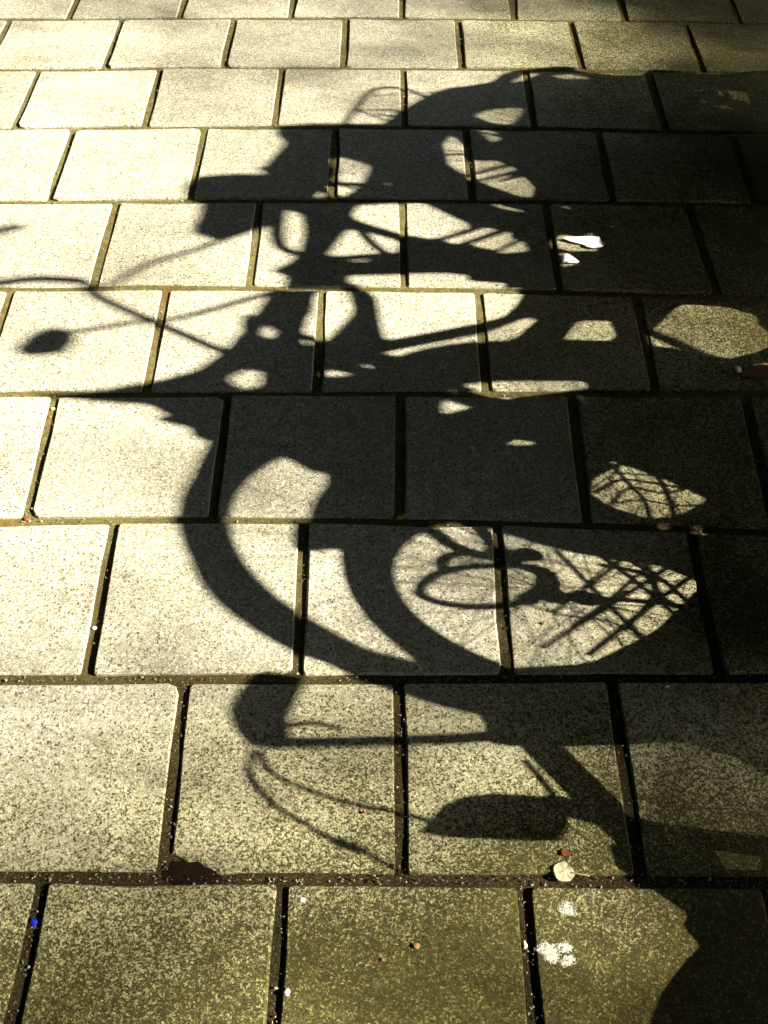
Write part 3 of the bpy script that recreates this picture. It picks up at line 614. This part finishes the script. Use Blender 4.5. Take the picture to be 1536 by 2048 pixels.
# ------------------------------------------------------------------ unseen tree on the sunny side, leaf density shaped to dim the view
TAU = [(-1.06, -0.92, 0), (-0.27, -1.43, 0), (-0.74, -1.85, 0), (-0.76, -2.35, 0.03), (-0.21, -2.56, 0.1), (-0.59, -2.68, 0.2), (-0.63, -2.96, 0.5), (-0.32, -2.96, 0.45), (-0.51, -3.1, 0.9), (-0.17, -3.1, 0.7), (0.19, -2.74, 0.5), (0.19, -1.69, 0.1), (0.33, -0.26, 0.5), (-0.35, -0.23, 0.25), (-1.03, -0.23, 0.15), (-0.91, 0.09, 0.8), (-0.01, 0.09, 1.0), (0.71, 0.09, 2), (0.84, -0.29, 1.2), (1.06, -0.26, 1.8), (1.21, -0.1, 3), (0.49, -1.78, 0.8), (0.78, -1.76, 1.1), (0.55, -2.31, 1.3), (0.34, -2.61, 0.7), (0.55, -2.59, 1.0), (0.14, -2.85, 0.7), (0.13, -3.0, 1.1), (0.3, -3.01, 1.4), (0.56, -3.04, 2.6), (0.16, -3.16, 1.4), (0.36, -3.24, 1.9), (-0.55, -3.32, 1.6), (-0.32, -3.32, 1.7), (-0.0, -3.27, 1.5), (-0.0, -3.39, 2.2), (-0.46, -3.42, 2.4), (0.3, -3.39, 2.5)]
TA = np.array(TAU)
TA = TA[~((TA[:, 1] > -.4) & (TA[:, 0] > .6))]
TA = TA[~((TA[:, 1] < -3.2) & (np.abs(TA[:, 0]) < .1))]
TA[:, 2] *= np.where(TA[:, 1] < -3.07, .66, np.where(TA[:, 1] < -2.9, .85, np.where((TA[:, 0] > .1) & (TA[:, 1] < -.4), 1.05, 1.2)))
TA = np.vstack([TA, np.array([(-0.548, -2.909, 0.5), (-0.23, -2.906, 0.5), (-0.521, -3.058, 0.85), (-0.632, -3.106, 0.85), (0.141, -2.714, 0.75), (-0.132, -3.055, 0.75), (-0.337, -3.149, 0.9), (0.516, -3.04, 3.2), (0.609, -3.01, 3.4), (0.578, -3.077, 3.2), (0.459, -3.021, 2.6), (0.39, -3.012, 1.8), (0.258, -3.212, 0.45), (0.246, -3.316, 0.55), (-0.003, -3.273, 0.6), (-0.003, -3.389, 0.9), (0.121, -3.35, 0.8), (0.351, -3.309, 1.6), (-0.389, -3.362, 0.9), (-0.44, -3.019, 0.45), (0.24, -2.677, 0.55), (0.391, -2.639, 0.8), (0.525, -2.601, 1.2), (0.678, -0.22, 0.5), (0.795, -0.106, 0.7), (1.156, 0.054, 5.0), (1.242, -0.254, 4.0), (1.045, -0.066, 3.6), (1.327, 0.137, 5.0), (0.981, 0.073, 4.0), (1.218, -0.362, 2.5), (1.14, -0.291, 1.6)])])
SX, SY = SUN_DIR.x/SUN_DIR.z, SUN_DIR.y/SUN_DIR.z
def density(gx, gy):  # leaf density made to give the wanted dimming at each ground point
    d2 = ((gx[:, None]-TA[:, 0])**2 + (gy[:, None]-TA[:, 1])**2)
    w = 1/(d2 + .004)**1.6
    t = (w*TA[:, 2]).sum(1)/w.sum(1)
    # the crown is a rounded mass: it thins to nothing at its outline
    e = ((gx-1.9)/4.3)**2 + ((gy+2.2)/4.0)**2
    inframe = np.exp(-(np.maximum(0, np.abs(gx-.0)-1.3)**2 + np.maximum(0, np.abs(gy+1.7)-1.9)**2)/.25)
    far = 1.8*np.clip((1-e)*1.6, 0, 1)
    return np.where(inframe > .5, t, inframe*2*t*.5 + (1-inframe)*far)
N = 170000
gx = rng.uniform(-1.9, 6.0, N); gy = rng.uniform(-6.2, 1.9, N)
area_leaf = .5*.075*.046*.5/SUN_DIR.z            # mean patch of ground one leaf shades
want = density(gx, gy)
keep = rng.uniform(0, 1, N) < want/area_leaf*(7.9*8.1)/N
gx, gy = gx[keep], gy[keep]
e = np.clip(((gx-1.9)/4.3)**2 + ((gy+2.2)/4.0)**2, 0, .92)
hz = 6.6 + rng.uniform(-1, 1, len(gx))*1.7*np.sqrt(1-e)
cx, cy = gx + SX*hz, gy + SY*hz
n = len(gx)
L = rng.uniform(.055, .095, n); W = L*rng.uniform(.5, .72, n)
A = rng.normal(size=(n, 3)); A /= np.linalg.norm(A, axis=1)[:, None]
B = np.cross(A, rng.normal(size=(n, 3))); B /= np.linalg.norm(B, axis=1)[:, None]
C0 = np.c_[cx, cy, hz]
V = np.stack([C0 - A*L[:, None]/2, C0 + B*W[:, None]/2, C0 + A*L[:, None]/2, C0 - B*W[:, None]/2], 1).reshape(-1, 3)
me = bpy.data.meshes.new('crown')
me.vertices.add(4*n); me.vertices.foreach_set('co', V.astype(np.float32).ravel())
me.loops.add(4*n); me.loops.foreach_set('vertex_index', np.arange(4*n, dtype=np.int32))
me.polygons.add(n); me.polygons.foreach_set('loop_start', np.arange(0, 4*n, 4, dtype=np.int32))
me.polygons.foreach_set('loop_total', np.full(n, 4, dtype=np.int32))
me.update(calc_edges=True)
tb = Vector((1.9 + SX*6.6 + .6, -2.2 + SY*6.6, 0))
tree = empty('unseen_tree', tb)
tag(tree, 'unseen broad leafy tree on the sunny side, crown shaped to dim the slabs', 'tree', 'unseen shade trees')
cr = link('crown', me, M['leafgreen'], tree); cr.location = -tb  # unseen crown, shaped to dim the slabs
bm = bmesh.new()
tube(bm, spline([(0, 0, -.1), (.03, .02, 1.5), (-.05, .06, 3.2), (.0, .0, 4.8), (.1, -.05, 6.6)], 5), .21, 12, False, .07)
bm_obj('unseen_trunk', bm, M['bark'], tree, True)
for i in range(9):
    a = i*2.4; h0 = 3.6 + i*.3; ln = random.uniform(1.6, 2.6)
    bm = bmesh.new()
    tube(bm, spline([(0, 0, h0), (math.cos(a)*ln*.45, math.sin(a)*ln*.45, h0 + .7), (math.cos(a)*ln, math.sin(a)*ln, h0 + 1.5)], 4), .06, 8, False, .015)
    bm_obj('unseen_limb', bm, M['bark'], tree, True)

# added unseen trees cut skylight, clear of the sun's path to the slabs
def leaf_cloud(name, pts, lmin, lmax, parent, mat):
    n = len(pts)
    L = rng.uniform(lmin, lmax, n); W = L*rng.uniform(.5, .75, n)
    A = rng.normal(size=(n, 3)); A /= np.linalg.norm(A, axis=1)[:, None]
    A[:, 2] *= .6
    B = np.cross(A, rng.normal(size=(n, 3))); B /= np.linalg.norm(B, axis=1)[:, None]
    V = np.stack([pts - A*L[:, None]/2, pts + B*W[:, None]/2, pts + A*L[:, None]/2, pts - B*W[:, None]/2], 1).reshape(-1, 3)
    me = bpy.data.meshes.new(name)
    me.vertices.add(4*n); me.vertices.foreach_set('co', V.astype(np.float32).ravel())
    me.loops.add(4*n); me.loops.foreach_set('vertex_index', np.arange(4*n, dtype=np.int32))
    me.polygons.add(n); me.polygons.foreach_set('loop_start', np.arange(0, 4*n, 4, dtype=np.int32))
    me.polygons.foreach_set('loop_total', np.full(n, 4, dtype=np.int32))
    me.update(calc_edges=True)
    return link(name, me, mat, parent)
def shade_tree(base, centre, radii, count, label):
    root = empty('unseen_tree', base); tag(root, label, 'tree', 'unseen shade trees')
    p = rng.normal(size=(count*2, 3)); p /= np.linalg.norm(p, axis=1)[:, None]
    p *= rng.uniform(.25, 1, (count*2, 1))**.5
    p = p*np.array(radii) + np.array(centre)
    gx_, gy_ = p[:, 0] - SX*p[:, 2], p[:, 1] - SY*p[:, 2]
    ok = ~((gx_ > -1.8) & (gx_ < 1.6) & (gy_ > -3.8) & (gy_ < .7))
    ok &= p[:, 2] > 2.6
    p = p[ok][:count] - np.array(base)
    leaf_cloud('crown', p, .22, .42, root, M['leafgreen'])  # unseen crown, added to block skylight
    top = Vector(centre) - Vector(base)
    bm = bmesh.new(); tube(bm, spline([(0, 0, -.1), (.05, .03, 1.4), (top.x*.3, top.y*.3, 2.8), (top.x*.7, top.y*.7, 4.6), top], 5), .2, 12, False, .06)
    bm_obj('unseen_trunk', bm, M['bark'], root, True)
    for i in range(8):
        a = i*2.4; ln = random.uniform(1.6, 3.2); h0 = 3 + .3*i; q = Vector((top.x*.45, top.y*.45, h0))
        bm = bmesh.new(); tube(bm, spline([q, q + Vector((math.cos(a)*ln*.5, math.sin(a)*ln*.5, .7)), q + Vector((math.cos(a)*ln, math.sin(a)*ln, 1.3))], 4), .06, 8, False, .015)
        bm_obj('unseen_limb', bm, M['bark'], root, True)
shade_tree((-3.6, -2.4, 0), (1.0, -2.2, 7.6), (10.5, 9.0, 4.6), 110000, 'added unseen tree overhead, blocking skylight from above')
shade_tree((-9.5, 5.5, 0), (-9.0, 4.0, 5.4), (5.5, 10.0, 4.2), 26000, 'added unseen tree on the left to block skylight')
shade_tree((-5.5, -11.0, 0), (-3.0, -11.5, 5.6), (10.5, 5.5, 4.4), 30000, 'added unseen tree behind the camera to block skylight')
shade_tree((1.5, 12.5, 0), (1.5, 11.5, 6.2), (11.0, 6.0, 5.0), 36000, 'added unseen tree at the far end to block skylight')
def hedge(x0, x1, y0, y1, h, label):  # unseen hedge, added to block low skylight
    root = empty('hedge', ((x0+x1)/2, (y0+y1)/2, 0)); tag(root, label, 'hedge', 'hedges added to cut skylight')  # added unseen hedge
    c = np.array(root.location); sx, sy = (x1-x0)/2, (y1-y0)/2
    bm = bmesh.new()
    bmesh.ops.create_cube(bm, size=1, matrix=Matrix.Translation((0, 0, h/2 - .1)) @ Matrix.Diagonal((2*sx-.3, 2*sy-.3, h, 1)))
    bmesh.ops.subdivide_edges(bm, edges=bm.edges[:], cuts=7, use_grid_fill=True)
    for v in bm.verts: v.co += Vector((random.gauss(0, .06), random.gauss(0, .06), random.gauss(0, .06)))
    bm_obj('twiggy_core', bm, M['bark'], root)
    n = int((sx + sy)*h*4*16)
    p = rng.uniform(-1, 1, (n, 3))*np.array((sx, sy, h/2)) + np.array((0, 0, h/2))
    k = rng.integers(0, 2, n); sgn = rng.choice([-1, 1], n)
    p[:, 0] = np.where(k == 0, sgn*(sx - rng.uniform(0, .25, n)), p[:, 0]); p[:, 1] = np.where(k == 1, sgn*(sy - rng.uniform(0, .25, n)), p[:, 1])
    leaf_cloud('unseen_foliage', p, .10, .22, root, M['leafgreen'])
hedge(-9.6, -8.4, -12, 14, 3.2, 'added unseen hedge on the left to cut skylight')
hedge(-8.0, 9.0, -12.6, -11.4, 4.2, 'added unseen hedge behind the camera to cut skylight')
hedge(-8.0, 12.0, 13.0, 14.2, 5.0, 'added unseen hedge at the far end to cut skylight')

# ------------------------------------------------------------------ litter and small finds
def sheet(name, outline, loc, mat, thick=.0012, curl=.0, rz=0.0, z=.001):
    """a thin scrap with real thickness, curled along x"""
    bm = bmesh.new()
    n = len(outline)
    c = bm.verts.new((sum(p[0] for p in outline)/n, sum(p[1] for p in outline)/n, curl*.3))
    ring = [bm.verts.new((x, y, curl*random.uniform(.2, 1.0))) for x, y in outline]
    fs = [bm.faces.new((c, ring[i], ring[(i+1) % n])) for i in range(n)]
    bmesh.ops.recalc_face_normals(bm, faces=fs)
    if fs[0].normal.z < 0: bmesh.ops.reverse_faces(bm, faces=fs)
    res = bmesh.ops.solidify(bm, geom=bm.faces[:], thickness=thick)
    o = bm_obj(name, bm, mat)
    o.location = (loc[0], loc[1], z + thick + .0004); o.rotation_euler = (0, 0, rz)
    return o
def pebble(name, loc, size, mat, z=0.0):
    bm = bmesh.new()
    bmesh.ops.create_icosphere(bm, subdivisions=2, radius=1)
    for v in bm.verts:
        k = .86 + random.uniform(-.22, .18); v.co = Vector((v.co.x*size[0]*k, v.co.y*size[1]*k, v.co.z*size[2]*k*.7))
    o = bm_obj(name, bm, mat, None, False); o.location = (loc[0], loc[1], z + size[2]*.45); o.rotation_euler = (random.uniform(-.2, .2), random.uniform(-.2, .2), random.uniform(-.3, .3))
    return o

# round pale leaf with its stalk
lf = empty('leaf', (.267, -3.182, .002))
tag(lf, 'pale cream round leaf with a stalk lying across the joint', 'leaf')
LR = [.0165, .0150, .0145, .0160, .0172, .0170, .0166, .0172, .0180, .0174, .0168, .0176, .0184, .0180, .0176, .0186, .0172, .0178]
bm = bmesh.new(); rings = []
cv = bm.verts.new((0, 0, .0022))
for f in (.35, .7, 1.0):
    rg = []
    for i in range(18):
        t = 2*math.pi*i/18; r_ = LR[i]*f*(1 if f < 1 else random.uniform(.94, 1.05))
        rg.append(bm.verts.new((r_*math.cos(t), r_*math.sin(t), .0014 + .0018*f*f*(.5 + .5*math.sin(2*t + .8)) - (.0010*f if i % 3 == 0 else 0) + random.uniform(-.0003, .0003))))
    rings.append(rg)
for i in range(18):
    j = (i+1) % 18
    bm.faces.new((cv, rings[0][i], rings[0][j]))
    for A_, B_ in zip(rings[:-1], rings[1:]): bm.faces.new((A_[i], B_[i], B_[j], A_[j]))
bmesh.ops.solidify(bm, geom=bm.faces[:], thickness=.0006)
bl = bm_obj('blade', bm, M['cream'], lf)
bm = bmesh.new(); tube(bm, spline([(.012, -.002, .002), (.026, -.005, .003), (.041, -.0075, .0015)], 4), .0011, 6)
bm_obj('stalk', bm, M['stem'], lf, True)

lf = empty('leaf', (.002, -2.396, .002), .25)
tag(lf, 'tiny yellow leaf with a red blotch where slab joints cross', 'leaf', None)
bl = sheet('blade', [(-.016, -.006), (-.009, .001), (-.002, .006), (.006, .007), (.012, .002), (.012, -.005), (.006, -.009), (-.006, -.009)], (0, 0), M['yellow'], .0008, .004, 0, 0); bl.parent = lf
bl = sheet('blotch', [(-.007, .0005), (-.002, .0045), (.004, .003), (.003, -.001), (-.003, -.002)], (0, 0), M['red'], .0006, .001, 0, .0036); bl.parent = lf

def drop(label, loc, blobs, rz=0):
    """a dried splash: a low crust of many small flecks that thins out at the rim"""
    bm = bmesh.new()
    for (bx, by, br, nn) in blobs:
        ph, ph2 = random.uniform(0, 6), random.uniform(0, 6)
        for _ in range(int(br*br*1.6e6)):
            t = random.uniform(0, 6.28); q = br*math.sqrt(random.random())*random.uniform(.75, 1.15)*(1 + .28*math.sin(2*t + ph) + .18*math.sin(5*t + ph2))
            x, y = bx + q*math.cos(t), by + q*math.sin(t); s_ = random.uniform(.0009, .0026)*(1.15 - .5*q/br)
            h = random.uniform(.0002, .0009); k0 = random.uniform(0, 6.28); m = random.choice((5, 6))
            c = bm.verts.new((x, y, .0009 + h))
            ring = [bm.verts.new((x + s_*random.uniform(.6, 1.2)*math.cos(k0 + k*6.283/m), y + s_*random.uniform(.6, 1.2)*math.sin(k0 + k*6.283/m), .0002)) for k in range(m)]
            for k in range(m): bm.faces.new((ring[k], ring[(k+1) % m], c))
    o = bm_obj('bird_dropping', bm, M['dropping']); o.location = (loc[0], loc[1], .0004); o.rotation_euler = (0, 0, rz)
    tag(o, label, 'bird dropping', None)
    return o
drop('small triangular white bird dropping just below the pale leaf', (.2665, -3.243),
     [(0, .007, .008, 14), (-.006, -.004, .009, 14), (.006, -.005, .0095, 14), (0, -.002, .010, 12)])
drop('larger two-lobed white bird dropping on the front slab', (.246, -3.316),
     [(-.016, .005, .0155, 18), (-.012, -.004, .013, 16), (.008, .010, .010, 14), (.016, .008, .007, 12), (.014, -.010, .010, 14), (.008, -.015, .006, 10)])

o = sheet('paper_scrap', [(-.058, .016), (-.02, .021), (.022, .026), (.046, .021), (.050, .004), (.056, -.002), (.050, -.026), (.022, -.030), (.005, -.024), (.0, -.012), (-.034, .0)],
          (.492, -1.392), M['paper'], .001, .006, .0, .002)
tag(o, 'larger torn white paper scrap lying in the deep bicycle shadow', 'paper scrap', 'torn paper scraps in the shadow')
o = sheet('paper_scrap', [(-.016, .018), (-.004, .020), (.010, .008), (.026, -.012), (.020, -.019), (-.010, -.021), (-.020, -.018), (-.021, .002)],
          (.447, -1.470), M['paper'], .001, .006, .0, .002)
tag(o, 'smaller torn white paper scrap just in front of the larger one', 'paper scrap', 'torn paper scraps in the shadow')
o = sheet('paper_scrap', [(-.008, .002), (-.003, .006), (.006, -.001), (.003, -.006)], (.159, -2.189), M['paper'], .0008, .003, 0, .002)
tag(o, 'thin white sliver of paper on a shaded slab in mid picture', 'paper scrap')

o = pebble('bead', (-.589, -3.272), (.0072, .0068, .0065), M['blue'], -.006)
tag(o, 'bright blue glass bead in the joint at the lower left', 'bead')
finds = [
 ('pebble', (-.161, -3.234), (.0062, .0050, .004), 'white', 0, 'white quartz pebble alone on top of the middle front slab', 'pebble'),
 ('pebble', (.195, -3.301), (.0040, .0074, .004), 'white', -.005, 'oval white pebble in the upright joint beside the bird droppings', 'pebble'),
 ('pebble', (-.600, -2.688), (.0058, .0052, .004), 'white', -.006, 'white pebble in the sunlit upright joint on the left', 'pebble'),
 ('pebble', (-.176, -3.380), (.0055, .0070, .004), 'white', 0, 'white pebble beside the front joint at the bottom edge', 'pebble'),
 ('pebble', (.418, -2.019), (.0105, .0080, .005), 'white', 0, 'oval pale pebble in the dark shadow right of the long bright slit', 'pebble'),
 ('pebble', (.022, -3.307), (.0078, .0064, .005), 'ochre', 0, 'ochre brown pebble on the middle front slab', 'pebble'),
 ('pebble', (-.03, -3.328), (.0045, .0040, .003), 'red', 0, 'small red brown pebble left of the ochre one', 'pebble'),
 ('pebble', (.277, -2.673), (.0055, .0044, .003), 'ochre', 0, 'small ochre pebble on the dappled slab beneath the shadow ring', 'pebble'),
 ('pebble', (-.065, -3.078), (.0042, .0036, .003), 'red', 0, 'small red pebble beside the joint under the cable shadows', 'pebble'),
 ('pebble', (-.795, -2.404), (.0075, .0055, .004), 'red', -.005, 'rusty red fragment in the joint at the left', 'pebble'),
 ('bottle_cap_fragment', (-.812, -2.059), (.0060, .0066, .003), 'lime', -.005, 'lime yellow plastic fragment in the joint on the left', 'fragment'),
]
for nm, loc, sz, mk, z, lab, cat in finds:
    tag(pebble(nm, loc, sz, M[mk], z), lab, cat, 'pebbles lying on the pavement' if cat == 'pebble' else None)
o = sheet('leaf', [(-.006, .0045), (.001, .008), (.0065, -.001), (.0075, -.007), (.001, -.005), (-.005, -.004)], (.272, -3.150), M['red'], .0008, .003, 0, .001)
tag(o, 'small dark red leaf just above the pale round leaf', 'leaf')
o = sheet('leaf', [(-.030, .008), (-.02, .018), (.0, .024), (.03, .028), (.06, .026), (.07, .005), (.05, -.02), (.02, -.024), (-.01, -.018), (-.027, -.006)],
          (.842, -1.928), M['brownleaf'], .001, .004, .1, .001)
tag(o, 'brown dead leaf in the sun patch at the right edge', 'leaf')
o = pebble('pebble', (.806, -1.917), (.010, .017, .006), M['white'], .002)
tag(o, 'pale pebble at the tip of the brown dead leaf', 'pebble', 'pebbles lying on the pavement')

# soil spilling out of the broken slab corner
bm = bmesh.new()
bmesh.ops.create_grid(bm, x_segments=14, y_segments=8, size=1)
for v in bm.verts:
    e = 1 - (v.co.x**2*.9 + v.co.y**2*.9)
    v.co = Vector((v.co.x*.05, v.co.y*.022, max(-.004, .004*e + random.uniform(-.0015, .0015))))
o = bm_obj('soil_clump', bm, M['soot'], None, True); o.location = (-.345, -3.186, -.0045)
tag(o, 'dark soil spilling from the broken corner of a front slab', 'soil')

# loose grit in the joints and on the slabs
bm = bmesh.new()
def grain_at(x, y, z, s_):
    ax = [Vector((random.gauss(0, 1), random.gauss(0, 1), random.gauss(0, 1))).normalized()*s_*random.uniform(.7, 1.2) for _ in range(4)]
    vs_ = [bm.verts.new(Vector((x, y, z)) + q) for q in ax]
    for t in ((0, 1, 2), (0, 3, 1), (0, 2, 3), (1, 3, 2)): bm.faces.new([vs_[i] for i in t])
for _ in range(5200):
    r = random.choice([0, 1, 2, 3, 4, 5, 6, 7, 7, 8, 8, 8])
    if random.random() < .55:
        x = random.uniform(-1.3, 1.1); y = line_y(r, x) + random.gauss(0, .005)
    else:
        far, near = JOINT[r]; j = random.randint(-3, 3) + (.5 if r % 2 == 0 else 0); t = random.random()
        x = (far[0]+far[1]*j)*(1-t) + (near[0]+near[1]*j)*t + random.gauss(0, .005)
        y = line_y(r, x)*(1-t) + line_y(r+1, x)*t
    grain_at(x, y, -.0038 + random.uniform(0, .0015), abs(random.gauss(.0017, .0008)) + .0006)
for _ in range(3200):
    grain_at(random.uniform(-1.3, 1.2), -3.5 + 3.6*random.random()**1.7, .0008, abs(random.gauss(.0010, .0007)) + .0004)
o = bm_obj('grit', bm, M['grit'])
tag(o, 'loose sandy grit scattered over the slabs and in the joints', 'grit', None, 'stuff')
